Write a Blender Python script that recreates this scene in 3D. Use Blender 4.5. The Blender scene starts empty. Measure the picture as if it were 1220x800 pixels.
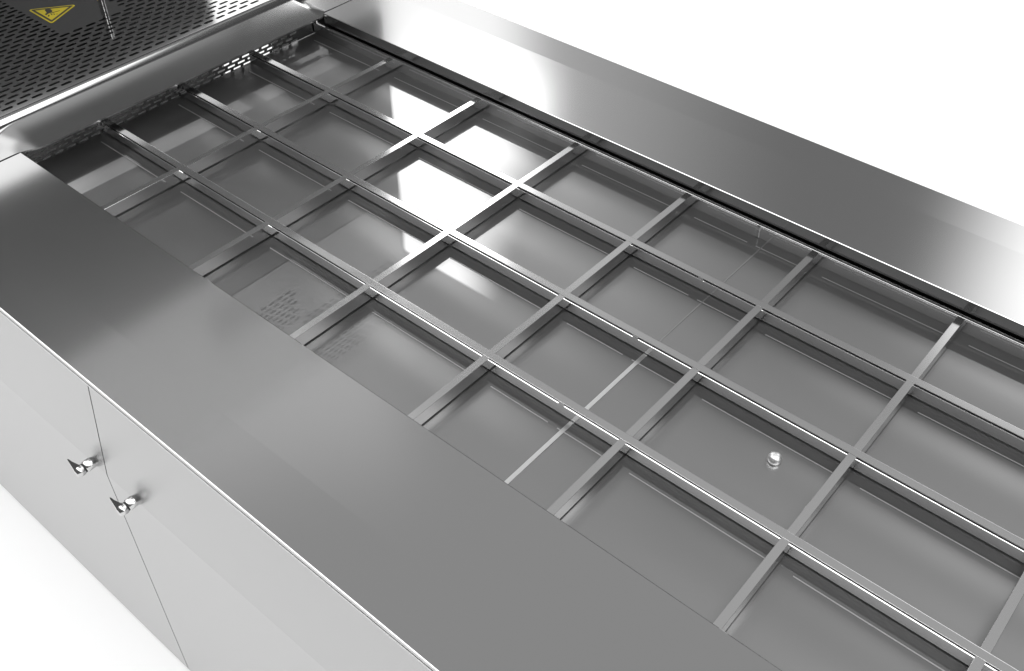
import bpy, bmesh, math, random
from mathutils import Matrix, Vector
random.seed(4)
S = bpy.context.scene
COL = S.collection

# ------------------------------------------------------------------ camera
cam = bpy.data.cameras.new('camera')
cam.sensor_width = 36.0
cam.lens = 36.0 * 1216.07 / 1220.0
cam.clip_start = 0.05
cam.clip_end = 500
co = bpy.data.objects.new('camera', cam)
COL.objects.link(co)
co.matrix_world = Matrix.Translation((2.24144, -1.51425, 1.37980)) @ \
    Matrix.Rotation(0.702360, 4, 'Z') @ Matrix.Rotation(0.812954, 4, 'X') @ Matrix.Rotation(0.00546, 4, 'Z')
S.camera = co

# ------------------------------------------------------------------ world: a photo studio (soft boxes, dim ceiling, white cove)
W = bpy.data.worlds.new('World')
S.world = W
W.use_nodes = True
nt = W.node_tree
nt.nodes.clear()


def N(t, **k):
    n = nt.nodes.new(t)
    for a, b in k.items():
        setattr(n, a, b)
    return n


def sock(i, v):
    if isinstance(v, (int, float)):
        i.default_value = v
    else:
        nt.links.new(v, i)


def M(op, a, b=0.0, c=None):
    n = N('ShaderNodeMath', operation=op)
    sock(n.inputs[0], a)
    sock(n.inputs[1], b)
    if c is not None:
        sock(n.inputs[2], c)
    return n.outputs[0]


def ramp(v, a, b, lo=0.0, hi=1.0):
    """smooth step of v: lo at a, hi at b (a < b)"""
    n = N('ShaderNodeMapRange', interpolation_type='SMOOTHSTEP')
    sock(n.inputs[0], v)
    n.inputs[1].default_value = a
    n.inputs[2].default_value = b
    n.inputs[3].default_value = lo
    n.inputs[4].default_value = hi
    return n.outputs[0]


def mul(*v):
    r = v[0]
    for q in v[1:]:
        r = M('MULTIPLY', r, q)
    return r


tc = N('ShaderNodeTexCoord')
sx = N('ShaderNodeSeparateXYZ')
nt.links.new(tc.outputs['Generated'], sx.inputs[0])
dx, dy, dz = sx.outputs
DEG = 180 / math.pi
el = M('MULTIPLY', M('ARCSINE', dz), DEG)
az = M('MULTIPLY', M('ARCTAN2', dy, dx), DEG)
zy = M('DIVIDE', dz, M('MAXIMUM', dy, 0.001))

front = mul(ramp(az, 60, 80), ramp(az, 176, 179, 1, 0))
ceil = ramp(el, 36, 50, 0.26, 0.47)
room = M('ADD', mul(ceil, front), mul(M('SUBTRACT', 1.0, front), 0.10))
# big soft key light added behind and above the camera to whiten the floor
phi = M('MULTIPLY', M('ARCTAN2', dz, M('MULTIPLY', dy, -1.0)), DEG)
room = M('ADD', room, mul(ramp(phi, 62, 67), ramp(phi, 82, 87, 1, 0), 4.4))
# lighter ceiling panel beyond the cover
room = M('ADD', room, mul(ramp(az, 136, 142), ramp(az, 176, 179, 1, 0), ramp(el, 36, 39), ramp(el, 43, 54, 1, 0), 0.40))
# faint falloff next to the bright soft box
room = M('ADD', room, mul(ramp(az, 111, 128), ramp(az, 137.7, 138.1, 1, 0), ramp(zy, 1.0, 1.19, 1, 0), 0.38))
# round glow added high up to the right to whiten the rolled edge
spot = M('ADD', M('ADD', mul(dx, 0.40), mul(dy, 0.14)), mul(dz, 0.905))
room = M('ADD', room, mul(ramp(spot, 0.945, 0.965), 4.0))
# white cove behind the far end
cove = mul(ramp(az, 137, 138.5), ramp(az, 141, 150, 0.42, 1.0), ramp(el, 34, 37, 1, 0), ramp(az, 176, 179, 1, 0))
room = M('ADD', room, mul(cove, ramp(az, 155.5, 159.5, 0.45, 1.55)))
room = M('ADD', room, mul(ramp(az, 142, 143), ramp(az, 150, 156, 1, 0), ramp(el, 26, 27, 1, 0), 2.6))
# the large bright soft box at the back
azs = M('SUBTRACT', az, M('MULTIPLY', M('MAXIMUM', M('SUBTRACT', el, 31.0), 0.0), 0.42))
boxA = mul(ramp(azs, 126.5, 131.0), ramp(az, 137.7, 138.1, 1, 0), ramp(zy, 1.178, 1.188, 1, 0))
room = M('ADD', room, mul(boxA, ramp(el, 28.2, 30.4, 1.10, 5.4)))
# the second soft box, to the right
boxC = mul(ramp(az, 77, 85), ramp(az, 94, 104, 1, 0), ramp(el, 37, 43, 1, 0))
room = M('ADD', room, mul(boxC, 2.3))
below = ramp(el, 0, 3, 1, 0)
room = M('ADD', mul(room, M('SUBTRACT', 1.0, below)), mul(below, 1.15))
bg = N('ShaderNodeBackground')
sock(bg.inputs['Strength'], room)
bg.inputs['Color'].default_value = (1, 1, 1, 1)
out = N('ShaderNodeOutputWorld')
nt.links.new(bg.outputs[0], out.inputs[0])
W.cycles.sampling_method = 'MANUAL'
W.cycles.sample_map_resolution = 2048

S.view_settings.view_transform = 'Standard'
S.view_settings.look = 'None'
S.view_settings.exposure = 0
S.view_settings.gamma = 1
S.view_settings.use_curve_mapping = False
S.render.engine = 'CYCLES'
S.cycles.max_bounces = 10
S.cycles.glossy_bounces = 8


# ------------------------------------------------------------------ materials
def mat(name, col, metal=0.0, rough=0.5, coat=0.0, coat_ior=1.5, brush=None, bump=0.0):
    m = bpy.data.materials.new(name)
    m.use_nodes = True
    t = m.node_tree
    b = t.nodes['Principled BSDF']
    c = (col, col, col, 1) if isinstance(col, (int, float)) else (*col, 1)
    b.inputs['Base Color'].default_value = c
    b.inputs['Metallic'].default_value = metal
    b.inputs['Roughness'].default_value = rough
    b.inputs['Coat Weight'].default_value = coat
    b.inputs['Coat IOR'].default_value = coat_ior
    b.inputs['Coat Roughness'].default_value = 0.0
    if brush:                       # fine brushing along X or Y, in object space
        g = t.nodes.new('ShaderNodeTexCoord')
        mp = t.nodes.new('ShaderNodeMapping')
        mp.inputs['Scale'].default_value = brush
        nz = t.nodes.new('ShaderNodeTexNoise')
        nz.inputs['Scale'].default_value = 1.0
        nz.inputs['Detail'].default_value = 3.0
        mr = t.nodes.new('ShaderNodeMapRange')
        mr.inputs[3].default_value = rough * 0.97
        mr.inputs[4].default_value = rough * 1.03
        t.links.new(g.outputs['Object'], mp.inputs[0])
        t.links.new(mp.outputs[0], nz.inputs[0])
        t.links.new(nz.outputs[0], mr.inputs[0])
        t.links.new(mr.outputs[0], b.inputs['Roughness'])
    return m


MT = {
    'top': mat('brushed_steel_top', 0.50, 1, 0.13, brush=(3, 400, 40)),
    'strip': mat('brushed_steel_strip', 0.50, 1, 0.14, brush=(300, 4, 40)),
    'door': mat('satin_steel_door', 0.45, 1, 0.26, brush=(6, 60, 300)),
    'grid': mat('grid_steel', 0.70, 1, 0.12),
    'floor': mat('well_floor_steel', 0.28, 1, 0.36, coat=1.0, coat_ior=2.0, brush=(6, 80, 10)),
    'mirror_line': mat('mirror_line_steel', 0.62, 1, 0.4),
    'seam': mat('joint_gleam_steel', 0.85, 1, 0.3),
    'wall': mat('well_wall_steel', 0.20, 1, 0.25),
    'perf': mat('perforated_steel', 0.35, 1, 0.10),
    'dark': mat('slot_shade_black', 0.006, 0, 0.8),
    'gap': mat('black_rubber_and_shade', 0.012, 0, 0.6),
    'chrome': mat('chrome', 0.8, 1, 0.06),
    'latch': mat('latch_chrome', 0.60, 1, 0.18),
    'hood': mat('hood_paint', 0.16, 0.0, 0.5),
    'yellow': mat('sign_yellow', (0.38, 0.30, 0.004), 0, 0.5),
    'black': mat('sign_black', 0.012, 0, 0.5),
    'white': mat('white_studio_floor', 0.92, 0, 0.9),
    'glint': mat('satin_silver', 0.9, 1, 0.42),
    'backing': mat('grey_slot_backing', 0.45, 0, 0.7),
    'duct': mat('pale_duct', 0.62, 0, 0.7),
    'carcass': mat('carcass_steel', 0.35, 1, 0.4),
}


def pressed(m):
    t = m.node_tree
    b = t.nodes['Principled BSDF']
    g = t.nodes.new('ShaderNodeTexCoord')
    sp = t.nodes.new('ShaderNodeSeparateXYZ')
    t.links.new(g.outputs['Object'], sp.inputs[0])

    def wave(sk, c, period, amp):
        a = t.nodes.new('ShaderNodeMath')
        a.operation = 'MULTIPLY_ADD'
        t.links.new(sk, a.inputs[0])
        a.inputs[1].default_value = 2 * math.pi / period
        a.inputs[2].default_value = -2 * math.pi * c / period
        c_ = t.nodes.new('ShaderNodeMath')
        c_.operation = 'COSINE'
        t.links.new(a.outputs[0], c_.inputs[0])
        d = t.nodes.new('ShaderNodeMath')
        d.operation = 'MULTIPLY'
        t.links.new(c_.outputs[0], d.inputs[0])
        d.inputs[1].default_value = amp
        return d.outputs[0]
    ad = t.nodes.new('ShaderNodeMath')
    ad.operation = 'ADD'
    t.links.new(wave(sp.outputs[1], 0.1175, 0.235, 0.0034), ad.inputs[0])
    t.links.new(wave(sp.outputs[0], 0.1625, 0.325, 0.0005), ad.inputs[1])
    bp = t.nodes.new('ShaderNodeBump')
    bp.inputs['Distance'].default_value = 1.0
    bp.inputs['Strength'].default_value = 1.0
    t.links.new(ad.outputs[0], bp.inputs['Height'])
    t.links.new(bp.outputs[0], b.inputs['Normal'])


pressed(MT['floor'])

# ------------------------------------------------------------------ mesh helpers
def link(name, bm, mats, parent=None, smooth=None, loc=None):
    bmesh.ops.recalc_face_normals(bm, faces=bm.faces[:])
    me = bpy.data.meshes.new(name)
    bm.to_mesh(me)
    bm.free()
    for m in (mats if isinstance(mats, (list, tuple)) else [mats]):
        me.materials.append(m)
    o = bpy.data.objects.new(name, me)
    COL.objects.link(o)
    if loc is not None:
        o.location = loc
    if parent is not None:
        o.parent = parent
    if smooth is not None:
        me.polygons.foreach_set('use_smooth', [True] * len(me.polygons))
        me.set_sharp_from_angle(angle=math.radians(smooth))
    return o


def empty(name, label, cat, loc=(0, 0, 0), group=None):
    o = bpy.data.objects.new(name, None)
    o.empty_display_size = 0.1
    COL.objects.link(o)
    o.location = loc
    tag(o, label, cat, group)
    return o


def tag(o, label, cat, group=None):
    o['label'] = label
    o['category'] = cat
    if group:
        o['group'] = group
    return o


def box(bm, x0, x1, y0, y1, z0, z1, bev=0.0, seg=2, mi=0):
    r = bmesh.ops.create_cube(bm, size=1.0)
    vs = r['verts']
    for v in vs:
        v.co.x = x0 + (v.co.x + .5) * (x1 - x0)
        v.co.y = y0 + (v.co.y + .5) * (y1 - y0)
        v.co.z = z0 + (v.co.z + .5) * (z1 - z0)
    fs = {f for v in vs for f in v.link_faces}
    for f in fs:
        f.material_index = mi
    if bev:
        es = list({e for v in vs for e in v.link_edges})
        bmesh.ops.bevel(bm, geom=es, offset=bev, segments=seg, profile=0.5, affect='EDGES')
    return vs


def rounded(pts):
    """pts: (a, b, radius) -> polyline with rounded corners"""
    res = []
    n = len(pts)
    for i, (a, b, r) in enumerate(pts):
        p = Vector((a, b))
        if r <= 0:
            res.append(p)
            continue
        q0 = Vector(pts[i - 1][:2])
        q1 = Vector(pts[(i + 1) % n][:2])
        u, v = (q0 - p).normalized(), (q1 - p).normalized()
        ang = u.angle(v)
        d = min(r / math.tan(ang / 2), 0.48 * (q0 - p).length, 0.48 * (q1 - p).length)
        rr = d * math.tan(ang / 2)
        c = p + (u + v).normalized() * (rr / math.sin(ang / 2))
        s, e = p + u * d - c, p + v * d - c
        a0, a1 = math.atan2(s.y, s.x), math.atan2(e.y, e.x)
        da = (a1 - a0 + math.pi) % (2 * math.pi) - math.pi
        k = 6
        for j in range(k + 1):
            t = a0 + da * j / k
            res.append(c + Vector((math.cos(t), math.sin(t))) * rr)
    return res


def extrude_x(bm, pts, x0, x1, mi=0):
    """prism along X of a (y, z) outline"""
    pl = rounded(pts)
    a = [bm.verts.new((x0, q.x, q.y)) for q in pl]
    b = [bm.verts.new((x1, q.x, q.y)) for q in pl]
    n = len(pl)
    for i in range(n):
        bm.faces.new((a[i], a[(i + 1) % n], b[(i + 1) % n], b[i])).material_index = mi
    bm.faces.new(a[::-1]).material_index = mi
    bm.faces.new(b).material_index = mi


def lathe(bm, prof, axis_o, axis_d, seg=24, mi=0):
    """prof: (radius, height) pairs along axis"""
    d = Vector(axis_d).normalized()
    u = d.orthogonal().normalized()
    w = d.cross(u)
    o = Vector(axis_o)
    rings = []
    for r, h in prof:
        if r < 1e-6:
            rings.append([bm.verts.new(o + d * h)])
        else:
            rings.append([bm.verts.new(o + d * h + (u * math.cos(2 * math.pi * k / seg) + w * math.sin(2 * math.pi * k / seg)) * r)
                          for k in range(seg)])
    for A, B in zip(rings, rings[1:]):
        for k in range(seg):
            k2 = (k + 1) % seg
            if len(A) == 1 and len(B) == 1:
                continue
            if len(A) == 1:
                f = bm.faces.new((A[0], B[k], B[k2]))
            elif len(B) == 1:
                f = bm.faces.new((A[k], A[k2], B[0]))
            else:
                f = bm.faces.new((A[k], A[k2], B[k2], B[k]))
            f.material_index = mi


# ------------------------------------------------------------------ the setting
bm = bmesh.new()
for v in ((-60, -60), (60, -60), (60, 60), (-60, 60)):
    bm.verts.new((v[0], v[1], -1.012))
bm.verts.ensure_lookup_table()
bm.faces.new(bm.verts)
fl = link('floor', bm, MT['white'])
fl['kind'] = 'structure'

# ------------------------------------------------------------------ the counter
XR = 3.3                      # right end of the counter
X0 = 0.035                    # seam between long worktops and end worktop
YF, YB = -1.026, 0.565        # outer edges
YFI, YBI = -0.706, 0.2425     # inner edges of the opening
ZT = 0.034
counter = empty('steel_counter', 'long stainless steel counter with smooth worktops around a sunken well', 'counter', (0, 0, -1.012))


def cpart(name, bm, m, smooth=30, parent=None):
    o = link(name, bm, m, parent or counter, smooth)
    if (parent or counter) is counter:
        o.location = (0, 0, 1.012)
    return o


# front worktop: flat inner part, faintly falling outer part, rounded lips
bm = bmesh.new()
extrude_x(bm, [(YFI - .0015, ZT, 0), (YFI, ZT - .0012, 0), (YFI, 0.014, .002), (YFI - .004, 0.014, 0), (YFI - .004, ZT - .004, 0), (-0.95, ZT - .006, 0), (YF + .004, ZT - .008, 0),
               (YF + .004, 0.0165, 0), (YF - .0014, 0.0165, .0004), (YF - .0014, 0.0186, 0), (YF, 0.0192, 0), (YF, ZT - .0028, .0003), (YF + .0018, ZT - .0021, 0), (-0.9155, ZT, 0)], X0 + .003, XR)
cpart('front_worktop', bm, MT['top'], 1.0)
bm = bmesh.new()
extrude_x(bm, [(YBI + .0016, ZT, 0), (YBI, ZT - .0011, .0003), (YBI, 0.0050, .001), (YBI + .004, 0.0050, 0), (YBI + .004, ZT - .004, 0), (0.5, ZT - .006, 0), (YB - .004, ZT - .008, 0),
               (YB - .004, 0.006, 0), (YB, 0.006, .002), (YB, ZT - .0024, .004), (0.4605, ZT, 0)], X0 + .003, XR)
cpart('back_worktop', bm, MT['top'], 1.0)

# end worktop: one sheet, crowned between the two long worktops, step up at its far side
bm = bmesh.new()
ys = []
y = YF
while y < YB - 1e-6:
    ys.append(y)
    y += 0.006 if (abs(y - YFI) < .08 or abs(y - YBI) < .08) else 0.04
ys.append(YB)
xs = [X0 - .003, 0.025, 0.0, -0.03, -0.06, -0.085]


def sst(a, b, v):
    t = max(0, min(1, (v - a) / (b - a)))
    return t * t * (3 - 2 * t)


def crown(y):
    return sst(YFI - .02, YFI + .06, y) * (1 - sst(YBI - .008, YBI + .010, y))


SL = 0.112
rows = []
for y in ys:
    r = []
    for x in xs:
        xx = x + (crown(y) * 0.009 if x > 0.03 else 0.006 * crown(y) if x > 0.02 else 0)
        r.append(bm.verts.new((xx, y, ZT + crown(y) * SL * (-0.020 - xx))))
    rows.append(r)
for A, B in zip(rows, rows[1:]):
    for i in range(len(xs) - 1):
        bm.faces.new((A[i], A[i + 1], B[i + 1], B[i]))
# turned-down lip over the well
for A, B in zip(rows, rows[1:]):
    if YFI - .001 <= 0.5 * (A[0].co.y + B[0].co.y) <= YBI + .001 or True:
        a = bm.verts.new(A[0].co + Vector((0, 0, -.004)))
        b = bm.verts.new(B[0].co + Vector((0, 0, -.004)))
        bm.faces.new((A[0], B[0], b, a))
bmesh.ops.remove_doubles(bm, verts=bm.verts[:], dist=1e-5)
cpart('end_worktop', bm, MT['strip'], 35)

# rolled edge between end worktop and perforated plate
ZP = 0.056
bm = bmesh.new()
prof = [(-0.0835, ZT - .006), (-0.0855, ZT + .0095), (-0.0865, ZT + .0110), (-0.0935, ZP - .0045)]
for k in range(1, 9):
    t = math.radians(50 - 50 * k / 8)
    prof.append((-0.0935 - 0.0117 * (math.sin(math.radians(50)) - math.sin(t)), ZP - .0045 + 0.0117 * (math.cos(t) - math.cos(math.radians(50)))))
prof += [(-0.108, ZP - .0003), (-0.108, ZP - .02)]
A = [bm.verts.new((q[0], YF + .004, q[1])) for q in prof]
B = [bm.verts.new((q[0], YB - .004, q[1])) for q in prof]
for i in range(len(prof) - 1):
    bm.faces.new((A[i], A[i + 1], B[i + 1], B[i]))
cpart('rolled_edge', bm, MT['top'], 40)

# carcass, and black linings that put the rim gap's shade into colour
bm = bmesh.new()
box(bm, 0.0, XR, 0.54, 0.553, -1.008, 0.02)
box(bm, -1.3, XR, -1.004, -0.994, -1.006, 0.020)
cpart('carcass', bm, MT['carcass'], None)
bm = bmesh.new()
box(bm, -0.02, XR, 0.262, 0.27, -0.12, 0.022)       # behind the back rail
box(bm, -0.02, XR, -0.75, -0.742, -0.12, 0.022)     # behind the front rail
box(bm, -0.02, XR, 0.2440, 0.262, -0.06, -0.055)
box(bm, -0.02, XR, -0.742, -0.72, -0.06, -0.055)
cpart('gap_shade_lining', bm, MT['gap'], None)

# well floor with the module joint, its mirrored bright line laid on in pale steel
bm = bmesh.new()
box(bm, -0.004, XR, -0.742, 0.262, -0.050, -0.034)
for i in range(4):                     # pale strips laid on as the rail edges' reflection
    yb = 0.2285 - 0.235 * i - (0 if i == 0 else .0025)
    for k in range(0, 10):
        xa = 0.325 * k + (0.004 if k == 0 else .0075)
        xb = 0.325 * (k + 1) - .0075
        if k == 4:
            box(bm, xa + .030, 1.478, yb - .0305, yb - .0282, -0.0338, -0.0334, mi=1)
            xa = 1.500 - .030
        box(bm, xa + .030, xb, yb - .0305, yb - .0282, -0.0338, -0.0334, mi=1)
wf = cpart('well_floor', bm, [MT['floor'], MT['mirror_line']], None)
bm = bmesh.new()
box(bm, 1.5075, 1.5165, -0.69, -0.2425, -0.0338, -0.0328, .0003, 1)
cpart('joint_gleam_strip', bm, MT['seam'], None)
bm = bmesh.new()
box(bm, 1.5105, 1.5135, -0.2405, 0.24, -0.0338, -0.0332)
cpart('floor_joint', bm, MT['carcass'], None)


# slotted sheet builder: real slots punched in a staggered lattice
def stadium(cx, cy, ly, wx, n=5):
    pts = []
    r = wx / 2
    h = max(ly / 2 - r, 0.0002)
    for k in range(n + 1):
        t = math.pi * k / n
        pts.append((cx + r * math.cos(t), cy + h + r * math.sin(t)))
    for k in range(n + 1):
        t = math.pi + math.pi * k / n
        pts.append((cx + r * math.cos(t), cy - h + r * math.sin(t)))
    return pts


def slotted(bm, u0, u1, v0, v1, slots, thick, place):
    """sheet u0..u1 x v0..v1 with slots (cu, cv, len_v, wid_u); place(u, v, depth) -> co"""
    outer = [(u0, v0), (u1, v0), (u1, v1), (u0, v1)]
    edges = []

    def loop(pts):
        vs = [bm.verts.new(place(p[0], p[1], 0)) for p in pts]
        es = [bm.edges.new((vs[i], vs[(i + 1) % len(vs)])) for i in range(len(vs))]
        return vs, es
    _, es = loop(outer)
    edges += es
    inner = []
    for s in slots:
        vs, es = loop(stadium(*s))
        edges += es
        inner.append((vs, stadium(*s)))
    bmesh.ops.triangle_fill(bm, use_beauty=True, use_dissolve=False, edges=edges)
    for vs, pts in inner:
        lo = [bm.verts.new(place(p[0], p[1], thick)) for p in pts]
        n = len(vs)
        for i in range(n):
            bm.faces.new((vs[i], vs[(i + 1) % n], lo[(i + 1) % n], lo[i]))


# slotted end wall of the well
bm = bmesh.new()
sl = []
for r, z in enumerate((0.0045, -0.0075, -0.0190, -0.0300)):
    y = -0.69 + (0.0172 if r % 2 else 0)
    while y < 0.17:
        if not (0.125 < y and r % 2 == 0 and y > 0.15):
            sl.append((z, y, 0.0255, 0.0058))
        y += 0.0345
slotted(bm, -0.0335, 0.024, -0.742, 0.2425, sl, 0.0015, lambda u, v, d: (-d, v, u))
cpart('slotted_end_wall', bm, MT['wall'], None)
bm = bmesh.new()
box(bm, -0.114, -0.110, -0.75, -0.06, -0.15, -0.04)  # plates added behind the slots; the space between lets bright floor show
box(bm, -0.114, -0.110, 0.155, 0.26, -0.15, -0.04)
cpart('slot_backing', bm, MT['backing'], None)

# doors: upper part leaning in, lower part upright; latches are their sub-parts


def latch(parent, lx):
    bm = bmesh.new()
    o = Vector((lx, -1.0515, -0.243))
    d = Vector((0, -1, -0.06)).normalized()
    lathe(bm, [(.0, 0), (.0125, 0), (.0122, .015), (.0112, .0165), (.006, .0165)], o, d, 24, 0)
    lathe(bm, [(.006, .016), (.0105, .016), (.0105, .0205), (.006, .0205)], o, d, 24, 1)
    lathe(bm, [(.006, .0200), (.0115, .0200), (.0125, .024), (.0118, .031), (.0085, .0365), (.0, .0385)], o, d, 24, 0)
    # wing: tapered lever that points up and to the left
    tip = o + d * .030 + Vector((-.023, 0, .025))
    base = o + d * .026
    along = (tip - base).normalized()
    side = along.cross(d).normalized()
    rings = []
    L = (tip - base).length
    for t, w, h0, h1 in ((0, .0115, -.006, .011), (.35, .0095, -.004, .0085), (.75, .006, 0.001, .006), (.95, .0042, .002, .0048), (1.0, .002, .0028, .0042)):
        c = base + along * L * t
        rings.append([bm.verts.new(c + side * (-w) + d * h0), bm.verts.new(c + side * w + d * h0),
                      bm.verts.new(c + side * (w * .35) + d * h1), bm.verts.new(c - side * (w * .35) + d * h1)])
    for A, B in zip(rings, rings[1:]):
        for k in range(4):
            bm.faces.new((A[k], A[(k + 1) % 4], B[(k + 1) % 4], B[k]))
    bm.faces.new(rings[0][::-1])
    bm.faces.new(rings[-1])
    link('latch', bm, [MT['latch'], MT['gap']], parent, 35)


for x0, x1, lx in ((-1.3, 0.7885, 0.728), (0.7915, XR, 0.876)):
    bm = bmesh.new()
    extrude_x(bm, [(-1.0185, 0.0150, 0), (-1.0198, 0.0140, .0003), (-1.0525, -0.232, 0), (-1.0545, -1.006, .002), (-1.040, -1.006, 0), (-1.038, -0.232, 0), (-1.008, 0.0150, 0)], x0, x1)
    d = cpart('door', bm, MT['door'], 3.0)
    latch(d, lx)

# ------------------------------------------------------------------ divider grid
PX, PY = 0.325, 0.235
grid = empty('divider_grid', 'sunken steel lattice of flat bars making rows of rectangular cells', 'divider grid', (0, 0, -0.0335))
RAIL = [(-0.0085, -0.0069, 0), (-0.0070, -0.0062, 0), (-0.0010, -0.0060, 0), (-0.0010, -0.0016, 0), (-0.0080, -0.0016, 0.0003), (-0.0080, 0.0, .0008), (0.0094, 0.0, .001),
        (0.0094, -0.0305, .001), (-0.0086, -0.0305, .001)]
JX = 1.4847


def gpart(name, bm, m, smooth=None):
    o = link(name, bm, m, grid, smooth)
    o.location = (0, 0, 0.0335)
    return o


rail0 = None
for i in range(1, 4):
    yc = -PY * (i - 1)
    if rail0 is None:
        bm = bmesh.new()
        extrude_x(bm, RAIL, 0.004, XR)
        box(bm, JX - .0065, JX + .0065, -0.00885, -0.004, -0.0100, -0.0008)      # web across the groove
        box(bm, 0.006, XR - .002, -0.0016, -0.0004, -0.0074, -0.0014, mi=1)             # black strip painting the shade inside the groove
        rail0 = gpart('rail', bm, [MT['grid'], MT['gap']])
    else:
        o = rail0.copy()
        COL.objects.link(o)
        o.parent = grid
        o.location = (0, yc, 0.0335)
# edge rails
bm = bmesh.new()
extrude_x(bm, [(0.2285, 0.0, .0016), (0.2285, -0.0337, 0), (0.2425, -0.0337, 0), (0.2425, 0.0, .002)], 0.004, JX - .0008)
extrude_x(bm, [(0.2285, 0.0, .0016), (0.2285, -0.0337, 0), (0.2425, -0.0337, 0), (0.2425, 0.0, .002)], JX + .0008, XR)
box(bm, JX - .005, JX + .005, 0.2272, 0.230, -0.0312, -0.0035, .0006, 1)
extrude_x(bm, [(0.22815, -0.0032, .0004), (0.22815, -0.0050, .0004), (0.2295, -0.0050, 0), (0.2295, -0.0032, 0)], 0.006, JX - .005)
extrude_x(bm, [(0.22815, -0.0032, .0004), (0.22815, -0.0050, .0004), (0.2295, -0.0050, 0), (0.2295, -0.0032, 0)], JX + .005, XR)
gpart('edge_rail', bm, MT['grid'])
bm = bmesh.new()
extrude_x(bm, [(-0.686, 0.0, .001), (-0.686, -0.0315, 0), (-0.702, -0.0315, 0), (-0.702, 0.0, .001)], 0.004, XR)
gpart('edge_rail', bm, MT['grid'])
cb0 = None
for k in range(1, 11):
    if cb0 is None:
        bm = bmesh.new()
        box(bm, -0.0078, 0.0078, -0.687, 0.2290, -0.0303, -0.0004, .0003, 1)
        cb0 = gpart('crossbar', bm, MT['grid'])
        cb0.location = (PX, 0, 0.0335)
    else:
        o = cb0.copy()
        COL.objects.link(o)
        o.parent = grid
        o.location = (PX * k, 0, 0.0335)

# ------------------------------------------------------------------ perforated plate with warning sign
plate = empty('perforated_plate', 'dark slotted steel plate carrying a yellow triangle, beyond the end of the well', 'plate', (-0.6, -0.23, ZP))
PO = Vector((-0.6, -0.23, ZP))


def ppart(name, bm, m, smooth=None):
    bmesh.ops.translate(bm, verts=bm.verts[:], vec=-PO)
    return link(name, bm, m, plate, smooth)


sl = []
BX, BY0, BY1 = -0.377, -0.338, -0.139
for k in range(44):
    x = -0.1268 - 0.02125 * k
    y = -0.6388 - 0.0405 * 2 + (0.02025 if k % 2 else 0)
    while y < 0.215:
        a, b = y - .0152, y + .0152
        parts = [(a, b)]
        if x < BX:
            if b > BY0 and a < BY1:
                parts = []
                if a < BY0 - .006:
                    parts.append((a, BY0))
                if b > BY1 + .006:
                    parts.append((BY1, b))
        for a, b in parts:
            if a > -0.685 and b < 0.226:
                sl.append((x, 0.5 * (a + b), b - a, 0.0098))
        y += 0.0405
bm = bmesh.new()
slotted(bm, -1.12, -0.104, YFI - .005, YBI + .005, sl, 0.0016, lambda u, v, d: (u, v, ZP + .0008 - d))
ppart('slotted_sheet', bm, MT['perf'])
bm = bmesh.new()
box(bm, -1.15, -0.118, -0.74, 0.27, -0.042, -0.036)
ppart('slot_blackout', bm, MT['dark'])  # black sheet added under the slots so they read dark
# warning sign
bm = bmesh.new()
T = [Vector((-0.5725, -0.3205)), Vector((-0.4459, -0.3225)), Vector((-0.498, -0.2118))]
cen = (T[0] + T[1] + T[2]) / 3


def flat(bm, pts, z, th=0.0004, mi=0):
    lo = [bm.verts.new((q[0], q[1], z - th)) for q in pts]
    hi = [bm.verts.new((q[0], q[1], z)) for q in pts]
    n = len(pts)
    for i in range(n):
        bm.faces.new((lo[i], lo[(i + 1) % n], hi[(i + 1) % n], hi[i])).material_index = mi
    bm.faces.new(hi).material_index = mi
    bm.faces.new(lo[::-1]).material_index = mi


def scaled(k, r):
    q = [cen + (t - cen) * k for t in T]
    return rounded([(p.x, p.y, r) for p in q])


ZS = ZP + .0014
flat(bm, scaled(1.0, .006), ZS, .0006, 0)
outer, inn = scaled(.88, .003), scaled(.70, .001)
n = len(outer)
vo = [bm.verts.new((q.x, q.y, ZS + .0003)) for q in outer]
vi = [bm.verts.new((q.x, q.y, ZS + .0003)) for q in inn]
for i in range(n):
    bm.faces.new((vo[i], vo[(i + 1) % n], vi[(i + 1) % n], vi[i])).material_index = 1
hand = [(-.5360, -.2865), (-.5279, -.2769), (-.5180, -.2775), (-.5119, -.2797), (-.5054, -.2854), (-.5071, -.2913), (-.5060, -.2971), (-.5029, -.3025), (-.5065, -.3055),
        (-.5110, -.3031), (-.5140, -.2965), (-.5223, -.2933), (-.5300, -.2925)]
flat(bm, hand, ZS + .0004, .0003, 1)


def stroke(a, b, w):
    a, b = Vector(a), Vector(b)
    d = (b - a).normalized()
    s = Vector((-d.y, d.x)) * w / 2
    flat(bm, [a - s, b - s, b + s, a + s], ZS + .0004, .0003, 1)


stroke((-.5040, -.2862), (-.4985, -.2640), .0026)
stroke((-.4985, -.2985), (-.4900, -.3052), .0042)
stroke((-.5030, -.2905), (-.4905, -.2935), .0030)
stroke((-.4900, -.2895), (-.4880, -.2865), .0040)
stroke((-.5005, -.2862), (-.4955, -.2830), .0022)
stroke((-.4868, -.2822), (-.4846, -.2800), .0030)
ppart('warning_sign', bm, [MT['yellow'], MT['black']])

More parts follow.
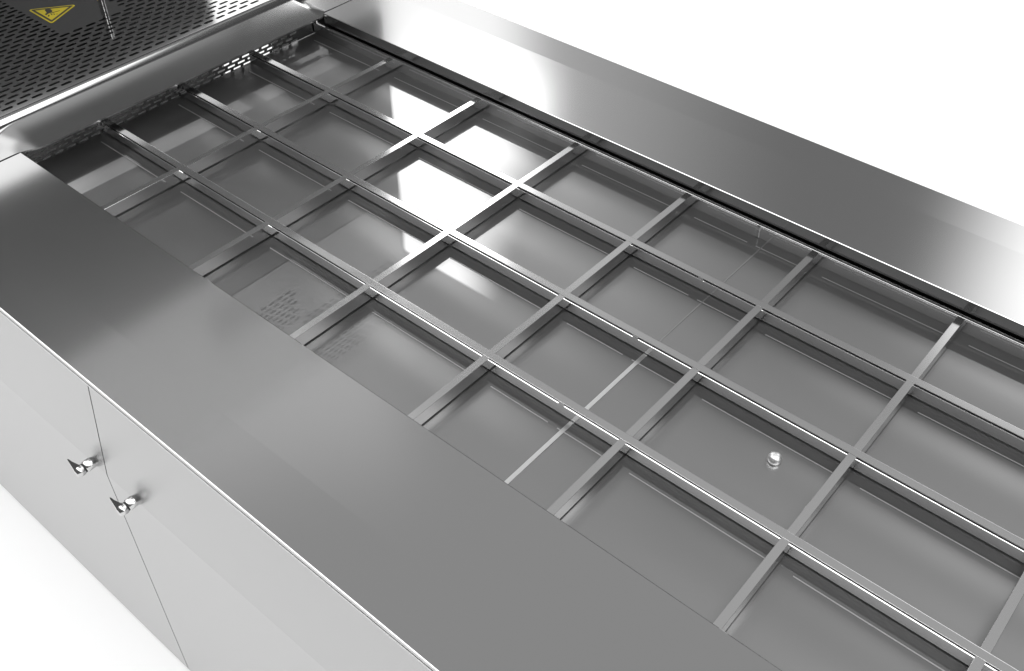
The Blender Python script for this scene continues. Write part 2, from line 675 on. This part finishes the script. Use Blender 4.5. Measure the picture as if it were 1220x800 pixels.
# chrome rod standing on the plate's blank patch
bm = bmesh.new()
lathe(bm, [(0, 0), (.0085, 0), (.0095, .001), (.0095, .060), (.0085, .061), (0, .061)], (0, 0, 0), (0, 0, 1), 24)
rod = link('support_rod', bm, MT['chrome'], None, 40, (-0.3665, -0.2025, ZP + .0012))
tag(rod, 'thin bright chrome rod standing on the slotted plate beside the warning triangle', 'rod')

# small bullet shaped stud on the well floor: a mirrored glint built as a solid
bm = bmesh.new()
lathe(bm, [(0, 0), (.0120, 0), (.0125, .0008), (.0125, .007), (.0110, .0115), (.0065, .0145), (0, .0155)], (0, 0, 0), (0, 0, 1), 24)
st = link('glint', bm, MT['glint'], None, 40, (1.842, -0.315, -0.0338))
tag(st, 'small pale bullet-shaped stud modelled in place of a reflection on the floor of one grid cell', 'glint')

# dark cover that hangs above the slotted plate (seen mirrored in the steel)
hood = empty('overhead_cover', 'dark cover hanging above the slotted plate, mirrored dimly in the shiny steel', 'cover', (-1.4, -0.2, ZP))
HO = Vector((-1.4, -0.2, ZP))
for nm, b in (('front_panel', (-0.44, -0.40, -1.25, 0.87, 0.40, 1.06)), ('rear_panel', (-1.44, -1.40, -1.25, 0.80, -1.0, 0.80)),
              ('top_panel', (-1.40, -0.44, 0.83, 0.87, 0.94, 1.0))):
    bm = bmesh.new()
    box(bm, *b, .008, 2)
    bmesh.ops.translate(bm, verts=bm.verts[:], vec=-HO)
    link(nm, bm, MT['hood'], hood, 40)

# pale slotted panel above the cover, a black plate painting the shade behind its slots
bm = bmesh.new()
sl = []
for r in range(42):
    z = 1.12 + 0.0217 * r
    y = -0.38 + (0.0205 if r % 2 else 0)
    while y < 0.82:
        if (1.20 < z < 1.37 and -0.13 < y < 0.27) or (1.37 < z < 1.74 and 0.29 < y < 0.80):
            sl.append((z, y, 0.030, 0.0105))
        y += 0.041
slotted(bm, 1.062, 1.78, -1.25, 0.85, sl, 0.002, lambda u, v, d: (-0.40 - d, v, u))
bmesh.ops.translate(bm, verts=bm.verts[:], vec=-HO)
link('slotted_panel', bm, MT['duct'], hood)
bm = bmesh.new()
box(bm, -0.47, -0.46, -1.25, 0.85, 1.062, 1.78)
bmesh.ops.translate(bm, verts=bm.verts[:], vec=-HO)
link('back_plate', bm, MT['dark'], hood)
